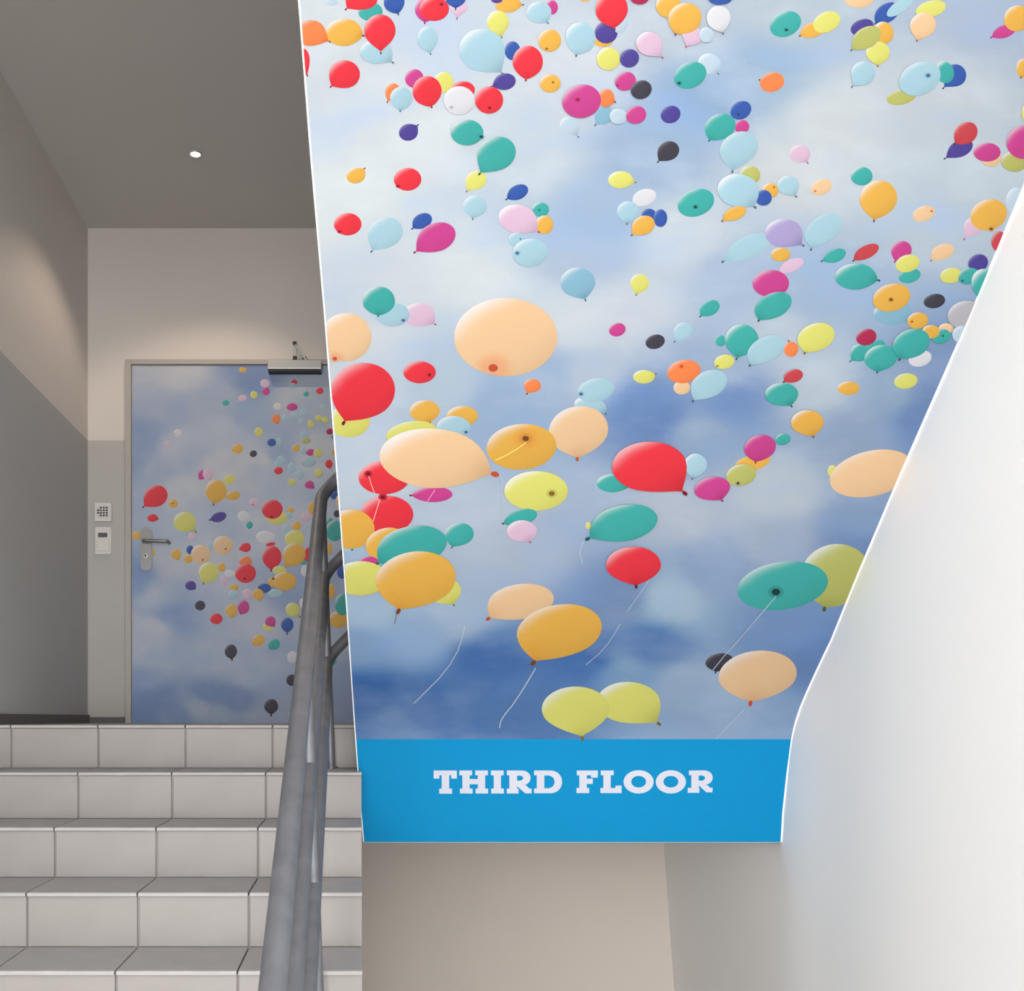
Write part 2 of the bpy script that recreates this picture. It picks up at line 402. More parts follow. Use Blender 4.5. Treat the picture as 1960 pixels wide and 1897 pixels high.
def balloon(name, spec, pt, layer, parent, m, clamp=None, k=1.0):
    col, cx, cy, w, h = spec[:5]; rot = math.radians(spec[5]) if len(spec) > 5 else 0
    tail = spec[6] if len(spec) > 6 else None; dot = spec[7] if len(spec) > 7 else None
    c2, s2 = math.cos(rot) ** 2, math.sin(rot) ** 2
    W, Hh = (w / 2) ** 2, (h / 2) ** 2; den = c2 * c2 - s2 * s2
    if abs(den) < 0.2: den = 0.2
    a2, b2 = (c2 * W - s2 * Hh) / den, (c2 * Hh - s2 * W) / den
    a = math.sqrt(max(a2, 0.2 * W)); b = math.sqrt(max(b2, 0.30 * Hh))
    big = max(w, h); nseg = 40 if big > 60 else (28 if big > 24 else 20); nr = 7 if big > 60 else (5 if big > 24 else 3)
    base = lin(PAL[col]); white = lin((246, 248, 250))
    phi = None
    if tail:
        dx, dy = tail[0] - cx, tail[1] - cy
        phi = math.atan2((-dx * math.sin(rot) + dy * math.cos(rot)) / b, (dx * math.cos(rot) + dy * math.sin(rot)) / a)
    out = []
    for i in range(nseg):
        th = 2 * math.pi * i / nseg + (phi or 0)
        x, y = a * math.cos(th), b * math.sin(th)
        X, Y = cx + x * math.cos(rot) - y * math.sin(rot), cy + x * math.sin(rot) + y * math.cos(rot)
        if tail:
            dd = abs((th - phi + math.pi) % (2 * math.pi) - math.pi); rng = math.radians(75)
            if dd < rng:
                wt = (1 - dd / rng) ** 1.9; X += (tail[0] - X) * wt; Y += (tail[1] - Y) * wt
        out.append((X, Y))
    pxs, cols, f = [(cx, cy)], [], []
    for r in range(1, nr + 1):
        q = (r / nr) ** 0.8
        pxs += [(cx + (X - cx) * q, cy + (Y - cy) * q) for X, Y in out]
    for X, Y in pxs:
        u, v_ = (X - cx) / (w / 2), (Y - cy) / (h / 2); rr = math.hypot(u, v_)
        d = -(u * 0.66 + v_ * 0.75)
        c = tuple(q * (1.0 + 0.05 * d) for q in base)
        hl = min(1.0, max(0.0, (d - 0.42) / 0.5)) * min(1.0, max(0.0, (rr - 0.45) / 0.5))
        c = mixc(c, white, hl ** 1.4 * (0.25 if col in 'KBP' else 0.5 if col in 'RNUSM' else 0.82) * (1.0 if big > 24 else .6))
        lo_s = max(0.0, -d - 0.35) * min(1.0, rr)
        c = tuple(q * (1 - 0.16 * lo_s) for q in c)
        if tail:
            td = math.hypot(X - tail[0], Y - tail[1]) / (0.34 * big); 
            if td < 1: c = mixc(c, tuple(q * q * 0.9 + q * 0.05 for q in c), 0.45 * (1 - td) ** 2)
        if dot and col in 'CO' and big > 90:
            td = math.hypot(X - dot[0], (Y - dot[1]) * 1.2) / (0.20 * big)
            if td < 1: c = mixc(c, lin((240, 130, 60)), 0.8 * (1 - td))
        cols.append(c)
    for i in range(nseg): f.append((0, 1 + i, 1 + (i + 1) % nseg))
    for r in range(nr - 1):
        o1, o2 = 1 + r * nseg, 1 + (r + 1) * nseg
        for i in range(nseg): f.append((o1 + i, o2 + i, o2 + (i + 1) % nseg, o1 + (i + 1) % nseg))
    def clip(X, Y):
        if not clamp: return X, Y
        lo_, hi_ = clamp(Y); return min(max(X, lo_), hi_), Y
    vs = [pt(*clip(X, Y), layer) for X, Y in pxs]
    def blob(x, y, rx, ry, c, ang=0):
        n0 = len(vs); m_ = 10
        for i in range(m_):
            t = 2 * math.pi * i / m_; ex, ey = rx * math.cos(t), ry * math.sin(t)
            vs.append(pt(*clip(x + ex * math.cos(ang) - ey * math.sin(ang), y + ex * math.sin(ang) + ey * math.cos(ang)), layer + 0.00006)); cols.append(c)
        f.append(tuple(range(n0, n0 + m_)))
    if tail and big > 26:
        kc = lin(DOTC.get(col, (60, 50, 60))) if col in 'ROCMYI' else tuple(q * 0.22 for q in base)
        an = math.atan2(tail[1] - cy, tail[0] - cx); ks = max(1.8, big * 0.032)
        blob(tail[0] + math.cos(an) * ks * .7, tail[1] + math.sin(an) * ks * .7, ks * 1.25, ks * .8, kc, an)
    if dot and big > 13:
        dc = lin(DOTC.get(col, (50, 45, 55))); rs = max(1.2, big * 0.045)
        blob(dot[0], dot[1], rs * 2.0, rs * 1.6, mixc(base, dc, 0.30)); 
        n0 = len(vs); blob(dot[0], dot[1], rs * 1.05, rs * 0.85, dc)
        for i in range(n0, len(vs)): vs[i] = pt(*clip(dot[0] + rs * 1.05 * math.cos(2*math.pi*(i-n0)/10), dot[1] + rs * .85 * math.sin(2*math.pi*(i-n0)/10)), layer + 0.00012)
    me = bpy.data.meshes.new(name); me.from_pydata([tuple(q) for q in vs], [], f); me.update()
    colour_attr(me, [tuple(q * k for q in c) for c in cols])
    o = link(name, me, parent, m); o.location = -parent.location
    return o
def layers(specs):
    out = []; 
    for i, s in enumerate(specs):
        l = 0
        for j in range(i):
            q = specs[j]
            if abs(s[1] - q[1]) < (s[3] + q[3]) * .62 + 5 and abs(s[2] - q[2]) < (s[4] + q[4]) * .62 + 5: l = max(l, out[j] + 1)
        out.append(l)
    return out
def strip(name, pts, wpx, c, pt, layer, parent, m):
    v, f = [], []
    for i, (x, y) in enumerate(pts):
        a, b = pts[max(i-1, 0)], pts[min(i+1, len(pts)-1)]; dx, dy = b[0]-a[0], b[1]-a[1]; L = math.hypot(dx, dy)
        nx, ny = -dy / L * wpx / 2, dx / L * wpx / 2
        v += [pt(x + nx, y + ny, layer), pt(x - nx, y - ny, layer)]
    for i in range(len(pts) - 1): f.append((2*i, 2*i+1, 2*i+3, 2*i+2))
    me = bpy.data.meshes.new(name); me.from_pydata([tuple(q) for q in v], [], f); me.update(); colour_attr(me, [c] * len(v))
    o = link(name, me, parent, m); o.location = -parent.location; return o

# ------------------------------------------------------------------ the mural
mu = empty('balloon_mural', mural_pt(1096, 1612))
tag(mu, 'large printed mural of colourful balloons in a blue sky above a THIRD FLOOR band', 'mural')
SKY = [(620,30,(205,215,228)),(800,250,(213,223,236)),(650,400,(216,226,236)),(1000,300,(200,214,232)),(1250,300,(158,184,219)),(1350,180,(148,177,216)),(1450,130,(158,184,216)),(1600,230,(205,214,226)),
 (1800,200,(195,206,220)),(1900,30,(172,188,214)),(1100,150,(206,215,230)),(1300,40,(186,198,216)),(1500,20,(180,195,213)),(1800,380,(190,205,222)),(1500,330,(205,214,226)),(1150,420,(166,190,222)),(1120,490,(176,196,225)),
 (1300,460,(205,216,230)),(1400,530,(170,192,224)),(1560,560,(166,190,222)),(900,520,(212,223,235)),(750,520,(206,217,233)),(1100,620,(206,217,231)),(1200,600,(202,212,229)),(700,680,(206,216,231)),(850,740,(184,203,226)),
 (960,780,(155,182,220)),(1050,720,(160,185,220)),(1130,720,(186,201,225)),(1230,780,(112,145,200)),(1265,805,(108,140,198)),(1380,720,(158,181,215)),(1400,760,(118,150,204)),(1480,640,(186,201,222)),(1560,740,(186,201,221)),
 (1800,740,(114,144,195)),(1760,800,(114,144,195)),(1700,760,(148,174,208)),(1330,830,(150,175,211)),(1650,830,(150,172,206)),(1480,950,(187,199,216)),(1300,980,(181,193,215)),(1100,960,(165,185,215)),(700,890,(195,208,226)),
 (900,990,(181,196,220)),(1660,1000,(138,164,205)),(1480,1040,(165,182,210)),(1380,1090,(136,163,206)),(1280,1150,(165,185,209)),(900,1080,(176,193,218)),(1000,1060,(176,191,215)),(700,1180,(165,185,215)),(690,1230,(138,164,206)),
 (800,1220,(150,172,210)),(880,1180,(165,181,210)),(1190,1140,(122,149,196)),(1250,1240,(82,119,178)),(1120,1260,(70,110,174)),(930,1260,(70,110,174)),(820,1360,(60,103,168)),(700,1330,(60,103,168)),(900,1330,(84,120,178)),
 (1000,1380,(84,118,174)),(760,1395,(104,134,184)),(1300,1310,(152,170,202)),(1200,1290,(125,155,197)),(1400,1360,(152,171,206)),(1500,1200,(118,144,192)),(1560,1260,(104,132,184)),(1480,1390,(140,162,202)),(1320,1400,(142,162,198)),
 (1650,1050,(118,144,192)),(1250,-80,(186,198,216)),(700,-80,(205,215,228)),(1900,-80,(172,188,214)),(1300,-700,(190,200,216))]
def sky_falloff_tone(y, c):
    k = 0.95 if y < 350 else 0.97 if y < 600 else 0.985 if y < 860 else 1.03 if y < 1150 else 1.06  # light falloff evened out in the print colours: darker above, lighter below
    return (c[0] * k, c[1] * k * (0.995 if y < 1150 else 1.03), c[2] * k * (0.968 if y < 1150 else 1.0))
SKY = [(x, y, sky_falloff_tone(y, c)) for x, y, c in SKY]
PRINT_K = 0.585
rows = [-1000, -600, -300, -150, -60] + [i * 14 for i in range(0, 84)] + [1176 + 7 * i for i in range(0, 35)] + [1415]
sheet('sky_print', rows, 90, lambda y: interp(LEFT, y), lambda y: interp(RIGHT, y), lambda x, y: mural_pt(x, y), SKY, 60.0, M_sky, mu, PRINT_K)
sheet('blue_band', [1415, 1440, 1465, 1490, 1515, 1540, 1565, 1590, 1612], 12, lambda y: interp(LEFT, y), lambda y: interp(RIGHT, y), lambda x, y: mural_pt(x, y),
      lambda x, y: lin((0, 149, 208)), 1, M_print, mu, 0.68)
for tab, sg in ((LEFT, -1), (RIGHT, 1)):
    pts = [mural_pt(interp(tab, y), y, 0.0) + Vector((sg * 0.002, 0, 0)) for y in [-1000, -400, 0, 300, 600, 900, 1100, 1225, 1262, 1300, 1330, 1358, 1385, 1413, 1450, 1487, 1558, 1611]]
    o = auto_smooth(MB().tube(pts, 0.0036 if sg > 0 else 0.0022, 8).build('edge_strip', M_strip, mu)); o.location = -mu.location

BAL = [
('F',635,4,24,12),('T',709,22,47,36),('R',692,-3,62,44,0,(663,17)),('B',754.5,4,40,42,0,(762,26)),('O',659,62,72,52,0,(694,68)),('N',594,63,60,50,0,(630,79)),('R',580,117,26,50,0,(588,143)),('L',720,99,62,46,0,(751,119)),('R',727,58,60,62,0,(729,100)),
('R',659,142,60,54,0,(634,165)),('M',815,18,42,46,0,(813,43)),('R',831,17,57,46,0,None,(845,8)),('I',878,14,34,24,0,(875,34)),('B',872,-2,38,30,0,(872,16)),('O',972,8,50,32,0,(1000,9)),('P',951,-1,22,14),('Y',953,42,42,44,0,(960,70)),
('L',818,74,40,46,0,(824,102)),('B',981,97,30,36),('L',923,96,88,82,12,(961,140)),('R',1010,118,58,62,0,(1006.5,152)),('P',966,156,42,32,-10,(942,165)),('M',793,150,36,36),('Y',849,157,38,40),('N',752,176,30,34,0,(742,194)),('L',768,188,43,44,0,(766,211)),
('R',817.5,174,56,58,0,(826,204)),('R',886,172,46,34),('W',879,192,60,55,0,None,(864,205)),('R',936,191,54,52,0,None,(937,206)),('P',782,253,37,33,-15,(799,240)),('T',894,253,62,49,0,None,(921,261)),('Y',911,345,40,36,-20,(894,365)),('T',950,294,74,66,-25,(918.5,331)),
('M',1056,14,24,28),('L',1032,24,48,42,0,(1048,43)),('O',1120,-4,24,14),('O',1052,77,44,43,0,None,(1046,93)),('O',1154,78,38,24),('P',1160,62,44,42),('L',1111,72,58,60,-15,(1103,105)),('F',1186,40,30,48),('R',1170.5,17,62,66,0,(1176,54)),('U',1224,-5,36,26),
('O',1279,10,48,46),('I',1324,66,38,40,-30,(1313.5,88)),('O',1310,35,64,60,-25,(1293,64)),('F',1352,66,28,30),('W',1375,34,46,48,0,(1383,62)),('Y',1164,112,45,44),('P',1204.5,111,37,35,-20),('I',1242,83,50,46,15,(1267,109)),
('M',1197,155,40,36,-20,None,(1182,163)),('K',1227,171,40,36,-20),('O',1053,159,40,35,0,None,(1058.5,157)),('D',1155,218,36,40,-20,(1140,238.5)),('N',1160,187,32,35,0,(1176,194)),('F',1183,222,34,30),('F',1090,240,38,34,10,(1106,261)),('M',1113,193,74,64,-12,None,(1105.5,190)),
('M',1217,219,39,34,-15),('P',1283.5,219,38,34,-20),('K',1279,289,42,38,-25,(1260,309)),
('B',1378,-4,46,24),('C',1644,-4,58,38),('T',1503.5,46,60,50,-25,None,(1505,57)),('O',1556,57,48,32,-20,(1532,68)),('Y',1582,42,52,42,-25),('F',1358,122,44,40,20,(1374,140)),('T',1321,144,62,52,-25,None,(1300,159)),('N',1477,157,48,38,-12,(1455,153)),
('P',1650,52,44,32,-20),('B',1697,25,48,42,-35,(1676,44)),('L',1723,12,52,40,-35),('O',1691,62,38,42,-20),('Y',1680,100,46,42,0,(1680,125)),('A',1658,72,56,46,-30,(1630,95)),('L',1651,140,46,46,-35,(1631,165)),('Y',1781,17,58,34,-15),('C',1766,48,50,48,-30,(1755,77)),
('M',1922,60,44,28,-20,(1898,71)),('O',1947,35,52,50,-30),('A',1725,186,56,30,-12),('B',1828,144,46,46,-40,(1806,168)),('T',1808,138,36,42,-20),('L',1760,150,80,66,-25,None,(1776,144)),('O',1958,131,26,38,0,(1954,147)),
('B',1418,211,40,36,-30,None,(1413,219)),('M',1420,242,28,26),('T',1378,243,60,52,-25,(1358,268)),('P',1838,284,48,36,-25,(1809,303)),('S',1848,255,46,44,-38,(1828,275)),('C',1897,303,38,32),('M',1889,291,52,36),('A',1942,308,52,40),('M',1958,272,64,64),('Y',1962,216,14,30),
('O',681.5,336,37,30,-15,(697,323)),('R',780,343,53,44,0,None,(762,356)),('L',909,395,46,42,0,(905,418)),('R',665.5,429,53,43,0,None,(650,443)),('L',737,446,68,60,-25,(712,480)),('B',808,423,38,31,-25,(790,437)),('M',835,454,74,58,-20,(795,482)),
('I',802,603,62,46,0,(832,620)),('L',751,602,66,46,0,None,(772,613)),('T',725,576,62,56,0,(724,603)),
('B',991,368,40,31,-25,(970,381)),('T',1034.5,401,33,28,0,None,(1032,402)),('O',1042,430,34,36),('I',991,419,74,56,12,(1030,443)),('L',989,458,32,26,0,None,(996,457)),('L',1015,483,68,54,-8,None,(990,484)),('D',1106,541,67,58,0,(1120,573)),
('Y',1188,344,48,33,0,(1215,349)),('W',1233,378,46,34,-20,(1212,393)),('L',1202,405,42,40,0,(1200,427)),('B',1242,411,28,24),('B',1264,417,26,34),('O',1231,431,44,38,-25,(1210,449)),('Y',1224,542,36,36,0,(1218,563)),('T',1332,388,70,54,-20,None,(1331,396)),
('L',1414,284,74,66,-30,(1402,327)),('A',1435,335,40,36),('O',1474,364,32,28,0,None,(1481,358)),('B',1461,378,32,30),('L',1413,364,80,64,10,(1444,395)),('L',1508,354,42,36,0,(1523,375)),('C',1572,358,40,31,-20,None,(1560,366)),('I',1531,294,40,34,0,(1545,311)),
('O',1406,408,44,28,-20,(1383,422)),('L',1433,473,84,54,-25,(1385,500)),('V',1500,446,72,54,0,(1536,469)),('L',1575,439,72,62,-35,(1553,476)),('O',1494,487,37,26),('I',1515,508,46,30,-25),('M',1475,542,70,52),('T',1479,585,72,54,-25,(1453,612)),
('T',1598,489,42,28,-20,(1574,499)),('S',1658,482,48,32,-26,(1634,498)),('T',1638,529,80,50,0,(1680,536)),('T',1649,337,42,36),('O',1681,380,72,70,-30,(1673,421)),('C',1768,409,42,31,-20,None,(1783,404)),('I',1864,432,40,36,-30,(1846,457)),('F',1945,385,40,52),('O',1892,411,70,60,-20,None,(1897,438)),
('S',1912,462,30,40),('M',1725,480,40,38,-30,(1713,500)),('T',1741,528,42,28,-15),('Y',1737,504,46,34,-15),('C',1804,482,44,32,-22,(1783,498)),('P',1872,503,38,34,-20),('Y',1820,527,42,30,-8),('T',1854,528,40,32,-20,None,(1842,537)),('T',1887,545,56,62,-30),
('D',1709,600,76,44,0,(1745,611)),('O',1706,569,72,54,-15,None,(1705,573)),('K',1788.5,576,41,28,-10),('G',1848,602,70,54,-10),('F',1840,640,36,34),('O',1756,613,40,32,-10,None,(1745,615)),('C',1810,628,28,20),('T',1801,643,37,28,-12,None,(1804,642)),('O',1781,634,34,26),
('W',1761,686,44,32,-15),('T',1646,675,36,34,-20,(1628,691)),('T',1675,663,38,24,-20),('U',1658,645,39,32,-15),('T',1685.5,685,63,50,-12,(1679,711)),('T',1743,657,72,58,-22,(1722,686)),('Y',1733.5,729,45,30,-8),('O',1624,743,42,26),
('T',1358,590,39,32,-28,(1341,605)),('L',1307,634,36,34,-32,(1292,653)),('T',1379,652,20,22),('T',1419,650,64,60,-10,(1410,685)),('N',1514,668,28,30,0,(1510,654)),('L',1466,668,74,56,-28,(1436,698)),('Y',1561,645,72,56,-20,(1541,674)),('Y',1386,692,39,28,-10,None,(1373,700)),
('C',1305,742,32,26),('N',1309,711,64,45,-10,None,(1304,701)),('L',1356,735,70,56,-26,(1327,766)),('Y',1232.5,721,42,26,0,(1254,716)),('M',1181.5,631,32,26,-15),('K',1254,654,37,28,-15),('N',1019,738,33,26,0,(1009,753)),('L',1130,776,62,32,10,(1158,791)),('L',1140,747,70,46,-12,None,(1112,754)),
('C',1107,824,114,94,-10,(1105,876)),('S',1518,719,37,26,-15,(1501,730)),('T',1496,754,64,44,0,(1514,776)),('O',1545,808,63,48,0,(1556,834)),('T',1498,840,29,22,-10),('O',1440,886,68,34,-15),('M',1454,856,61,50,-15,(1446,883)),('A',1418,908,58,42,-12,None,(1412,924)),('M',1363,934,69,45,-8,(1381,956)),
('L',1331,889,44,44,0,(1325,914)),('Y',1593,902,18,24),('C',1668,906,160,92,-13),('A',1600,1101,134,120,-10,(1579,1163)),('T',1498,1121,174,94,-8,None,(1485,1133)),
('C',662,645,98,92,0,None,(641,686)),('C',968,645,198,150,0,None,(944,704)),('Y',668,806,80,62),('R',694,748,124,108,-8,(659,807)),('R',803,712,62,42,0,None,(822,717)),('O',813,787,58,42,0,(823,808)),('O',885,796,60,38,0),('L',868,817,64,42,0,None,(892,827)),
('Y',788,829,98,48,-8),('R',735,914,98,64,0,None,(705,907)),('M',828,946,76,30,0,(788,948)),('O',998,855,134,88,-4,None,(1006,839)),('C',829,877,206,115,4,(943,906)),('R',740,984,102,72,0,None,(733,951)),('L',672,1047,44,18,0,None,(674,1052)),('O',671,1012,92,76),
('Y',1026,939,122,76,0,None,(1056,944)),('T',997,990,62,34,-15,(964,1001)),('I',999,1016,58,42,0,(1014,1036)),('T',1173,925,62,35,0,(1205,932)),('R',1243,892,144,96,0,(1308,941)),('Y',1126,1006,10,14),('T',1194,1000,128,72,-10,(1127,1029)),('R',1212,1080,105,70,0,(1217,1119)),
('T',879,1023,56,44,-10,(865.5,1047)),('O',740,1040,80,62,-15),('M',706,1074,36,20),('T',788,1044,134,78,-10,(723,1078)),('Y',690,1106,106,66,0),('Y',850,1131,66,50,0,(868,1157)),('O',795,1108,154,108,-8,(764,1166)),
('C',996,1152,128,70,-8,(937,1183)),('O',1070,1208,164,104,-10,(1023,1266)),('Y',1204,1345,122,80,4,(1259,1384)),('Y',1102,1357,130,86,0,(1114,1411)),('K',1377,1267,54,34,-8,(1370,1286)),('C',1450,1292,150,94,-6,(1437,1343)),
]
lay = layers(BAL)
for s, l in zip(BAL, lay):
    balloon('printed_balloon', s, mural_pt, 0.0005 + 0.0002 * l, mu, M_print, lambda y: (interp(LEFT, y) + 0.5, interp(RIGHT, y) - 0.5), PRINT_K * (0.88 if s[2] < 330 else 0.93 if s[2] < 620 else 0.97 if s[2] < 860 else 1.06))  # balloon colours scaled by height to counter stronger daylight near the top
WHT = tuple(q * PRINT_K for q in lin((206, 217, 232))); LT = 0.0005 + 0.0002 * 9
for wpx, c, pts in [
  (2.0, WHT, [(890,1197),(884,1222),(876,1245),(862,1270),(840,1298),(818,1320),(792,1346)]),
  (2.6, WHT, [(1025,1278),(1014,1297),(996,1326),(980,1350),(966,1367),(958,1380),(956,1393)]),
  (1.5, WHT, [(1187,1193),(1176,1213),(1162,1233),(1145,1252),(1121,1272)]),
  (1.3, WHT, [(1264,1075),(1248,1100),(1225,1135),(1200,1170)]),
  (1.9, WHT, [(1485,1141),(1458,1172),(1420,1217),(1385,1256),(1364,1282)]),
  (1.4, WHT, [(1424,1356),(1395,1388),(1370,1414)]),
  (1.8, WHT, [(1117,1035),(1111,1046),(1110,1060),(1113,1072),(1116,1077)]),
  (1.0, WHT, [(957,913),(960,940),(960,975),(959,1006)]),
  (1.3, lin((90,50,70)), [(759,1170),(758,1182),(755,1193)]),
  (1.6, lin((250,215,120)), [(1007,846),(992,857),(970,870),(948,880)]),
  (2.0, lin((255,160,150)), [(706,911),(711,928),(717,943)]),
  (2.0, lin((255,160,150)), [(727,955),(721,975),(714,997)]),
  (1.5, lin((245,150,200)), [(833,936),(825,948),(818,959)])]:
    strip('printed_string', pts, wpx * 0.8, c, mural_pt, LT, mu, M_print)

# slab-serif lettering of the band; each glyph is drawn in the pixels of an enlarged view (7 per photo pixel)
def bez(p0, p1, p2, p3, n=10):
    return [tuple(p0[i]*(1-t)**3 + 3*p1[i]*t*(1-t)**2 + 3*p2[i]*t*t*(1-t) + p3[i]*t**3 for i in (0, 1)) for t in [k / n for k in range(n + 1)]]
def ell(cx, cy, rx, ry, n=36): return [(cx + rx * math.cos(2*math.pi*k/n), cy + ry * math.sin(2*math.pi*k/n)) for k in range(n)]
def R4(x0, y0, x1, y1): return ('poly', [(x0, y0), (x1, y0), (x1, y1), (x0, y1)])
def ring(outer, inner): return ('ring', outer, inner)
def bowl(xs, xe, y0, y1, n=14):                 # open half round, as point list from top to bottom
    ym = (y0 + y1) / 2; k = 0.62
    xm = xs + (xe - xs) * 0.35
    return [(xs, y0)] + bez((xm, y0), (xm + (xe-xm)*k, y0), (xe, ym - (ym-y0)*k*.9), (xe, ym), n) + bez((xe, ym), (xe, ym + (y1-ym)*k*.9), (xm + (xe-xm)*k, y1), (xm, y1), n)[1:] + [(xs, y1)]
def glyph_T(): return [R4(70,104,380,168), R4(70,168,146,212), R4(306,168,380,212), R4(178,168,278,346), R4(146,346,316,415)]
def glyph_H(): return [R4(415,104,585,168), R4(628,104,797,168), R4(455,168,552,346), R4(662,168,760,346), R4(552,218,662,288), R4(423,346,592,412), R4(632,346,800,412)]
def glyph_I(): return [R4(838,104,1008,168), R4(875,168,972,346), R4(841,346,1010,412)]
def glyph_R(): return [R4(1050,104,1187,168), R4(1084,168,1187,346), R4(1050,346,1207,412), ring(bowl(1180,1368,104,302), bowl(1180,1270,172,240)),
                       ('poly', [(1180,296),(1308,302),(1350,346),(1382,346),(1382,410),(1298,410),(1187,314)])]
def glyph_D(): return [R4(1416,104,1552,168), R4(1452,168,1552,344), R4(1416,344,1552,408), ring(bowl(1545,1790,104,408), bowl(1545,1690,170,342))]
def glyph_F(): return [R4(98,104,380,168), R4(288,168,376,200), R4(132,168,232,338), R4(232,214,312,284), R4(94,338,264,406)]
def glyph_L(): return [R4(420,104,592,166), R4(454,166,552,338), R4(414,338,697,406), R4(615,306,699,340)]
def glyph_O(cx): return [ring(ell(cx,256,202,156), ell(cx,254,100,78))]
def glyph_R2(): return [R4(1600,104,1732,166), R4(1632,166,1732,336), R4(1584,336,1740,402), ring(bowl(1728,1918,102,296), bowl(1728,1816,170,240)),
                        ('poly', [(1728,290),(1845,298),(1888,336),(1918,332),(1914,396),(1832,396),(1732,304)])]
LETTER = tuple(q * 0.70 for q in lin((222, 224, 238)))
def letter(shapes, ox):
    v, f = [], []
    def tp(q): return tuple(mural_pt(ox + q[0] / 7.0, 1460 + q[1] / 7.0, 0.0006))
    for s in shapes:
        n0 = len(v)
        if s[0] == 'poly':
            v += [tp(q) for q in s[1]]; f.append(tuple(range(n0, n0 + len(s[1]))))
        else:
            a, b = s[1], s[2]; n = len(a); v += [tp(q) for q in a] + [tp(q) for q in b]
            closed = s[1][0][0] > s[1][len(a)//2][0] + 50
            for i in range(n if closed else n - 1): j = (i + 1) % n; f.append((n0+i, n0+j, n0+n+j, n0+n+i))
    me = bpy.data.meshes.new('printed_letter'); me.from_pydata(v, [], f); me.update(); colour_attr(me, [LETTER] * len(v))
    o = link('printed_letter', me, mu, M_print); o.location = -mu.location
for sh, ox in ((glyph_T(),820),(glyph_H(),820),(glyph_I(),820),(glyph_R(),820),(glyph_D(),820),(glyph_F(),1090),(glyph_L(),1090),(glyph_O(926),1090),(glyph_O(1358),1090),(glyph_R2(),1090)):
    letter(sh, ox)

# ------------------------------------------------------------------ the door
YF = YD - 0.022                              # front of the frame
YP = YD - 0.010                              # front of the leaf
d1 = empty('door_1', P(470, 1384, YP)); tag(d1, 'grey framed door printed with balloons on a cloudy sky', kind='structure')
def dpt(px, py, off=0.0): return P(px, py, YP) + Vector((0, -off, 0))
XDR = 712                                    # right end of the leaf, hidden behind the mural
zt, zb_ = P(0, 690, YD).z, ZL
fr = MB().box(P(241,0,YD).x, P(252.5,0,YD).x, YF, YD, zb_, zt); fr.box(P(XDR,0,YD).x, P(XDR+12,0,YD).x, YF, YD, zb_, zt)
fr.box(P(252.5,0,YD).x, P(XDR,0,YD).x, YF, YD, P(0,699.5,YD).z, zt)
o = bevel(fr.build('door_frame', M_frame, d1), 0.003); o.location = -d1.location
leaf = MB().box(P(252.5,0,YP).x, P(XDR,0,YP).x, YP, YD - .001, ZL + 0.004, P(0,699.5,YP).z).build('door_leaf', M_frame, d1); leaf.location = -d1.location
DSKY = [(270,720,(190,200,216)),(350,715,(205,210,220)),(330,780,(168,184,214)),(420,770,(172,188,214)),(480,710,(110,140,196)),(490,725,(104,134,192)),(560,760,(190,200,216)),(620,780,(176,194,216)),(270,835,(128,156,206)),(280,840,(134,160,206)),
 (330,850,(196,206,224)),(265,895,(130,158,206)),(290,900,(170,188,216)),(360,870,(176,192,220)),(430,820,(184,198,222)),(470,800,(150,176,216)),(500,880,(214,218,226)),(420,890,(214,218,226)),(530,870,(150,174,216)),(600,870,(210,216,226)),
 (350,940,(208,214,224)),(470,930,(205,212,222)),(530,940,(180,198,224)),(270,960,(170,188,218)),(330,1010,(180,198,222)),(440,1000,(178,196,222)),(500,1000,(204,212,226)),(600,1000,(200,210,224)),(265,1100,(120,150,204)),(262,1125,(128,158,206)),
 (320,1080,(196,202,218)),(400,1060,(200,206,220)),(290,1140,(186,200,222)),(325,1180,(128,158,208)),(335,1183,(124,154,206)),(300,1200,(200,206,222)),(420,1140,(188,198,220)),(560,1140,(140,164,208)),(480,1180,(190,198,220)),(600,1200,(176,190,214)),
 (270,1240,(196,206,224)),(300,1260,(180,196,220)),(400,1260,(180,196,222)),(480,1290,(180,196,222)),(275,1300,(128,158,208)),(300,1340,(102,134,192)),(400,1330,(104,136,194)),(450,1340,(108,138,194)),(270,1370,(102,134,194)),(340,1370,(118,148,200)),
 (380,1355,(170,186,214)),(420,1370,(160,180,212)),(500,1380,(160,178,210)),(560,1330,(160,178,210)),(650,1330,(140,160,200)),(650,1380,(140,158,198))]
DSKY = [(x, y, mixc(c, (192, 197, 206), 0.36)) for x, y, c in DSKY]
DOOR_K = 0.80
def dsheet_pt(x, y): return P(x, y, YP) + Vector((0, -0.0006, 0))
o = sheet('sky_print', [700 + 9.78 * i for i in range(71)], 46, lambda y: 253.0, lambda y: XDR - 1.0, dsheet_pt, DSKY, 30.0, print_mat('printed_sky_fine', (26.0, 32.0, 1.0)), d1, DOOR_K)
o.parent = leaf; o.location = (0, 0, 0)
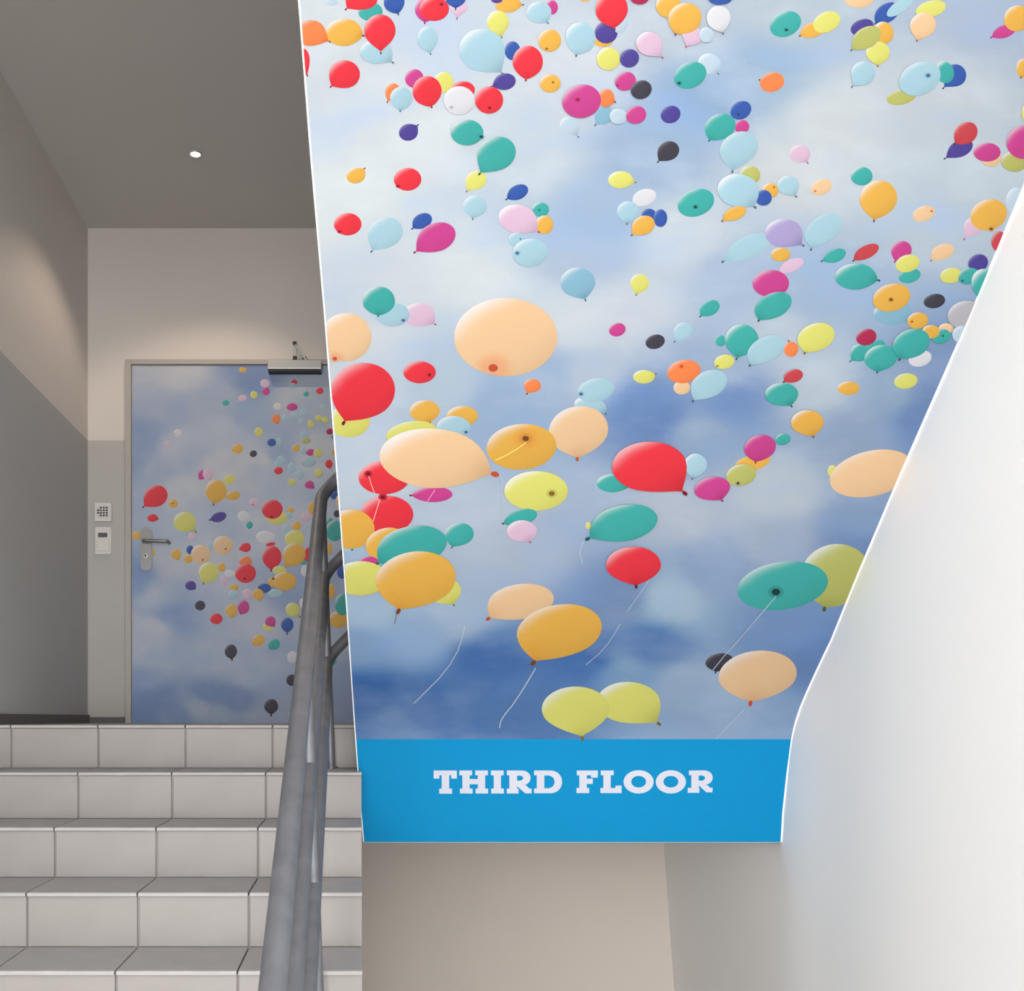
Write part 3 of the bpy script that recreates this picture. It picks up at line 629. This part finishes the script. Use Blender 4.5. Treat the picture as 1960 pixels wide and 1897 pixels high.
DB = [
('O',464.5,708,14,10),('I',507,734,18,16),('M',509,749,15,15,-20),('Y',486,756,14,15,0,(485,764)),('I',464,762,18,12,-15,(454,764)),('T',432,771,14,12),('R',563,732,12,11),('L',561,739,13,12),('T',586,754,11,10),('R',612,748,14,13),('W',531,778,16,14),
('M',559,779,21,15,0,(570,781)),('N',528.5,802,17,18,0,(532,812)),('L',545,800,13,12),('L',564,794,14,11),('L',580,790,14,12),('L',577,807,12,11),('L',619,779,12,10),('Y',595,812,13,16,-20),('Y',610,801,14,12),('Y',622,804,14,11),('Y',495,827,16,18,0,(500,837)),
('L',534,845,11,14),('B',520,847,17,15),('L',583,832,14,13),('A',586,844,17,10,-10),('T',638,836,9,10),('U',631,826,14,12),('L',580,863,14,16),('O',567,858,15,14),('M',594,866,16,13,-10),('Y',608,867,17,15,-15),('O',641,866,12,14),('O',455,859,21,19,-12,(443,863)),('K',485,868.5,14,13,-15),
('L',532,887,14,10),('L',538,880,16,15),('L',592,884,24,18,-15,(577,889)),('R',629.5,888,14,16,0,(632,898)),('R',533,901,17,14),('L',559,895,16,18,-15,(556,906)),('L',574.5,909,14,16),('Y',610,905.5,14,16),('Y',559,923.5,15,13),('M',592,928,18,15,0,(602,936)),
('W',340,829,16,15,-10,None,(334,831)),('I',322,849,13,10,10),('M',387,909,16,18,0,(381,918)),('I',398,908,20,21,0,(402,919)),('Y',439,918,22,18,-15),('O',413.5,940,41,44,0,(409,965)),('O',446.5,949,26,18,-10,(432,953)),('R',298,950,46,42,-25,(275,970)),('O',331.5,964,19,16,0,None,(331,964)),
('R',292,991.5,20,15,0,(304,994)),('I',367,1028,14,16),('Y',353.5,999,43,38,0,(374,1017)),('P',418.5,990,30,20,-18,(403,995)),('I',487,962,19,17,0,None,(484,966)),('Y',530,991,40,26),('R',521,975,40,37,0,None,(520,989)),('O',556,977,14,12),('L',554,987,12,14),
('W',466,988,22,20),('T',477.5,1005,13,14,0,(477,1013)),('L',549,1014,15,17),('O',568,1006.5,18,17),('O',597,973,14,24),('I',586,990,21,19,0,(577,999)),('L',595.5,1006,10,18),('W',508,1028,36,24),('Y',564,1031,38,32),
('B',643,935,12,14),('B',640.5,949,16,14,-20),('C',648,960,12,24),('K',645,983.5,13,14),('T',631,1004,16,26),('T',640.5,1016,34,40),('O',631,1050,9,24),
('C',427,1044,38,36,0,None,(432,1051)),('R',470,1048,21,18,0,(457,1052)),('R',518,1042,18,8,-12),('R',588,1062,14,28),('T',580,1076,14,10),('O',563,1061.5,44,43,0,(545.5,1086)),('R',520.5,1066.5,37,43,0,(519,1091)),('N',470,1075,25,20),('R',470,1097.5,40,37,0,None,(468,1108)),
('L',402,1046,12,20),('B',364,1052.5,14,17),('O',360,1070,17,16),('C',384.5,1061,38,36,0,None,(388,1072)),('O',424,1086,15,18),('Y',399,1096,38,38,0,(390,1116)),('O',337,1061,20,20,0,(343,1073)),('I',429,1111,14,20),('W',440,1098,20,14),
('Y',535,1092,26,18),('O',522,1114,18,18),('O',545,1113,45,36,0,None,(523,1108)),('L',527,1136,28,16),('B',506,1126,26,18,0,(494,1124)),('W',583,1093,14,22),('O',448,1125,18,13),('L',447,1138,19,19,0,(440,1149)),('I',474,1137,20,20),('O',494,1138,21,22,0,(499,1150)),
('P',365,1121,21,18,0,(375,1128)),('K',383,1159,20,19,0),('R',414,1184.5,24,21),('O',443,1169,23,24,0,(446.5,1183)),('M',466,1162,23,26,-10,(459.5,1177)),('Y',560,1167,27,26,0,(573,1180)),('W',578,1155,10,20),('Y',513,1200,21,15),('M',517.5,1189.5,21,20,0,(526,1200)),
('B',550,1196,24,27,0,(549.5,1212)),('O',495,1226,24,22,-25,(484,1236)),('T',524.5,1233.5,23,21,-15,(515,1243)),('K',442,1247,24,27,0,(444,1262)),('W',560,1258,20,24,0,(564,1270)),('K',558,1302,20,22),('K',519,1352,27,28,0,(519,1368)),
('B',654,1094,18,28),('O',634,1132,14,30),('O',648,1186,36,32),('T',656,1157,30,42),('T',639,1266,11,13),('K',641,1248,14,22),('O',261,1025,18,16),('O',292,1057,10,14)]
lay = layers(DB)
PAL = {q: mixc(c, (190, 188, 190), 0.16) for q, c in PAL.items()}     # door balloon colours mixed towards grey
for s, l in zip(DB, lay):
    o = balloon('printed_balloon', s, dpt, 0.0009 + 0.0002 * l, d1, M_print, lambda y: (253.5, XDR - 1.5), DOOR_K)
    o.parent = leaf; o.location = (0, 0, 0)
# lever handle on a rounded plate, lock cylinder
def rrect(x0, x1, z0, z1, r, n=6):
    pts = []
    for cx, cz, a0 in ((x1-r, z1-r, 0), (x0+r, z1-r, 90), (x0+r, z0+r, 180), (x1-r, z0+r, 270)):
        pts += [(cx + r*math.cos(math.radians(a0+90*k/n)), cz + r*math.sin(math.radians(a0+90*k/n))) for k in range(n+1)]
    return pts[::-1]
a, c = P(270.2, 1092, YP), P(290.6, 1010.5, YP)
hd = bevel(MB().prism_y(rrect(a.x, c.x, a.z, c.z, .029), YP - .011, YP - .0005).build('handle_plate', M_steel, d1), .002); hd.location = -d1.location
h0, h1 = P(277.5, 1038, YP), P(324, 1039.5, YP)
pts = fillet([(h0.x, YP - .012, h0.z), (h0.x, YP - .058, h0.z), (h1.x, YP - .058, h1.z), (h1.x + .004, YP - .024, h1.z - .004)], .016, 8)
o = auto_smooth(MB().tube(pts, .0095, 16).build('lever', M_steel, hd)); o.location = (0, 0, 0)
kc = P(280.3, 1067, YP)
rg = MB().prism_y([(kc.x + .017*math.cos(-t), kc.z + .025*math.sin(-t)) for t in [2*math.pi*k/24 for k in range(24)]], YP - .0165, YP - .0105)
bevel(rg.build('lock_escutcheon', M_steel, hd), .002)
rg = MB().prism_y([(kc.x + .0105*math.cos(-t), kc.z + .006 + .0105*math.sin(-t)) for t in [2*math.pi*k/20 for k in range(20)]], YP - .0195, YP - .016)
rg.build('lock_cylinder', M_alu, hd)
MB().box(kc.x - .006, kc.x + .003, YP - .0205, YP - .019, kc.z + .001, kc.z + .013).build('keyhole', M_black, hd)
# closer with its folding arm
a, c = P(513.5, 716, YF), P(616, 694.5, YF)
cl = bevel(MB().box(a.x, c.x, YP - .062, YP - .001, a.z + .012, c.z).build('door_closer', M_alu, d1), .004); cl.location = -d1.location
MB().box(a.x + .003, c.x - .003, YP - .058, YP - .001, a.z, a.z + .0115).build('closer_underside', M_dark, cl)
def bar(p, q, w, name, m, t=.008, yy=.05):
    p, q = P(*p, YP - yy), P(*q, YP - yy); d = (q - p).normalized(); s_ = Vector((d.z, 0, -d.x)) * w / 2
    b_ = MB(); vv = [p - s_, p + s_, q + s_, q - s_]; b_.add([x + Vector((0, -t, 0)) for x in vv] + vv, [(0,1,2,3), (7,6,5,4), (0,4,5,1), (1,5,6,2), (2,6,7,3), (3,7,4,0)]); return b_.build(name, m, cl)
bar((564, 693), (564.5, 657), .019, 'closer_arm', M_alu, .008, .036)
bar((565, 658), (587, 692), .010, 'closer_arm', M_alu, .008, .048)
bar((563.5, 694), (565, 683), .022, 'arm_joint', M_dark, .012, .036)
bar((581.5, 685), (587, 694), .022, 'arm_joint', M_dark, .012, .036)
bar((564, 660), (564.4, 655), .021, 'arm_joint', M_dark, .012, .050)

# ------------------------------------------------------------------ wall fittings
a, c = P(183, 999.5, YD), P(215, 963.5, YD)
kp = empty('keypad', (( a.x + c.x) / 2, YD, a.z)); tag(kp, 'white numeric keypad on the wall beside the door, above the reader', 'keypad')
o = bevel(MB().box(a.x, c.x, YD - .022, YD - .0005, a.z, c.z).build('housing', M_pale, kp), .003); o.location = -kp.location
a2, c2_ = P(187, 992.5, YD), P(211, 970, YD)
o = MB().box(a2.x, c2_.x, YD - .0235, YD - .021, a2.z, c2_.z).build('key_panel', mat('pale_key_panel', (208, 206, 206), .5), kp); o.location = -kp.location
for i, px in enumerate((190, 195.2, 200.8, 206.4)):
    for j, py in enumerate((973.5, 978.5, 983.5, 988.4)):
        q = P(px, py, YD); m = M_dark if not (i == 0 and j in (0, 3)) else mat('pink_indicator', (226, 190, 204), .5)
        o = MB().box(q.x - .0052, q.x + .0052, YD - .027, YD - .0232, q.z - .0042, q.z + .0042).build('key', m, kp); o.location = -kp.location
a, c = P(185.5, 1061, YD), P(213.5, 1011.5, YD)
cr = empty('card_reader', ((a.x + c.x) / 2, YD, a.z)); tag(cr, 'white card reader with a small grey display, under the keypad', 'card reader')
o = bevel(MB().prism_y(rrect(a.x, c.x, a.z, c.z, .008), YD - .024, YD - .0005).build('housing', M_pale, cr), .003); o.location = -cr.location
a, c = P(190, 1030, YD), P(207.5, 1021.5, YD)
o = MB().box(a.x, c.x, YD - .026, YD - .0235, a.z, c.z).build('display', M_lcd, cr); o.location = -cr.location
a, c = P(187.3, 1056.5, YD), P(211.8, 1036, YD)
o = bevel(MB().box(a.x, c.x, YD - .031, YD - .0235, a.z, c.z).build('flap', M_pale, cr), .003); o.location = -cr.location

# ------------------------------------------------------------------ recessed ceiling lamp
yl = (ZC - CZ) * F / (VY - 294); xl = (374 - VX) / F * yl
lt = empty('ceiling_downlight', (xl, yl, ZC)); tag(lt, 'small round recessed ceiling lamp glowing warm white', 'lamp')
o = MB().tube([(0.028*math.cos(t), 0.028*math.sin(t), -0.002) for t in [2*math.pi*k/28 for k in range(28)]], 0.005, 8, closed=True).build('trim_ring', M_alu, lt, True)
m = bpy.data.materials.new('lamp_glow'); m.use_nodes = True; b = m.node_tree.nodes['Principled BSDF']
b.inputs['Emission Color'].default_value = (1, 0.86, 0.66, 1); b.inputs['Emission Strength'].default_value = 6.0
vs = [(0, 0, -0.0065)] + [(r*math.cos(2*math.pi*k/24), r*math.sin(2*math.pi*k/24), z) for r, z in ((0.015, -0.006), (0.025, -0.002)) for k in range(24)]
fs = [(0, 1+(k+1) % 24, 1+k) for k in range(24)] + [(1+k, 1+(k+1) % 24, 25+(k+1) % 24, 25+k) for k in range(24)]
mesh('bulb', vs, fs, m, lt, True)
sp = bpy.data.lights.new('downlight_beam', 'SPOT'); sp.energy = 20.0; sp.color = (1, 0.8, 0.62); sp.spot_size = math.radians(118); sp.spot_blend = 0.4; sp.shadow_soft_size = 0.02
so = bpy.data.objects.new('downlight_beam', sp); COL.objects.link(so); so.parent = lt; so.location = (0, 0, -0.02)
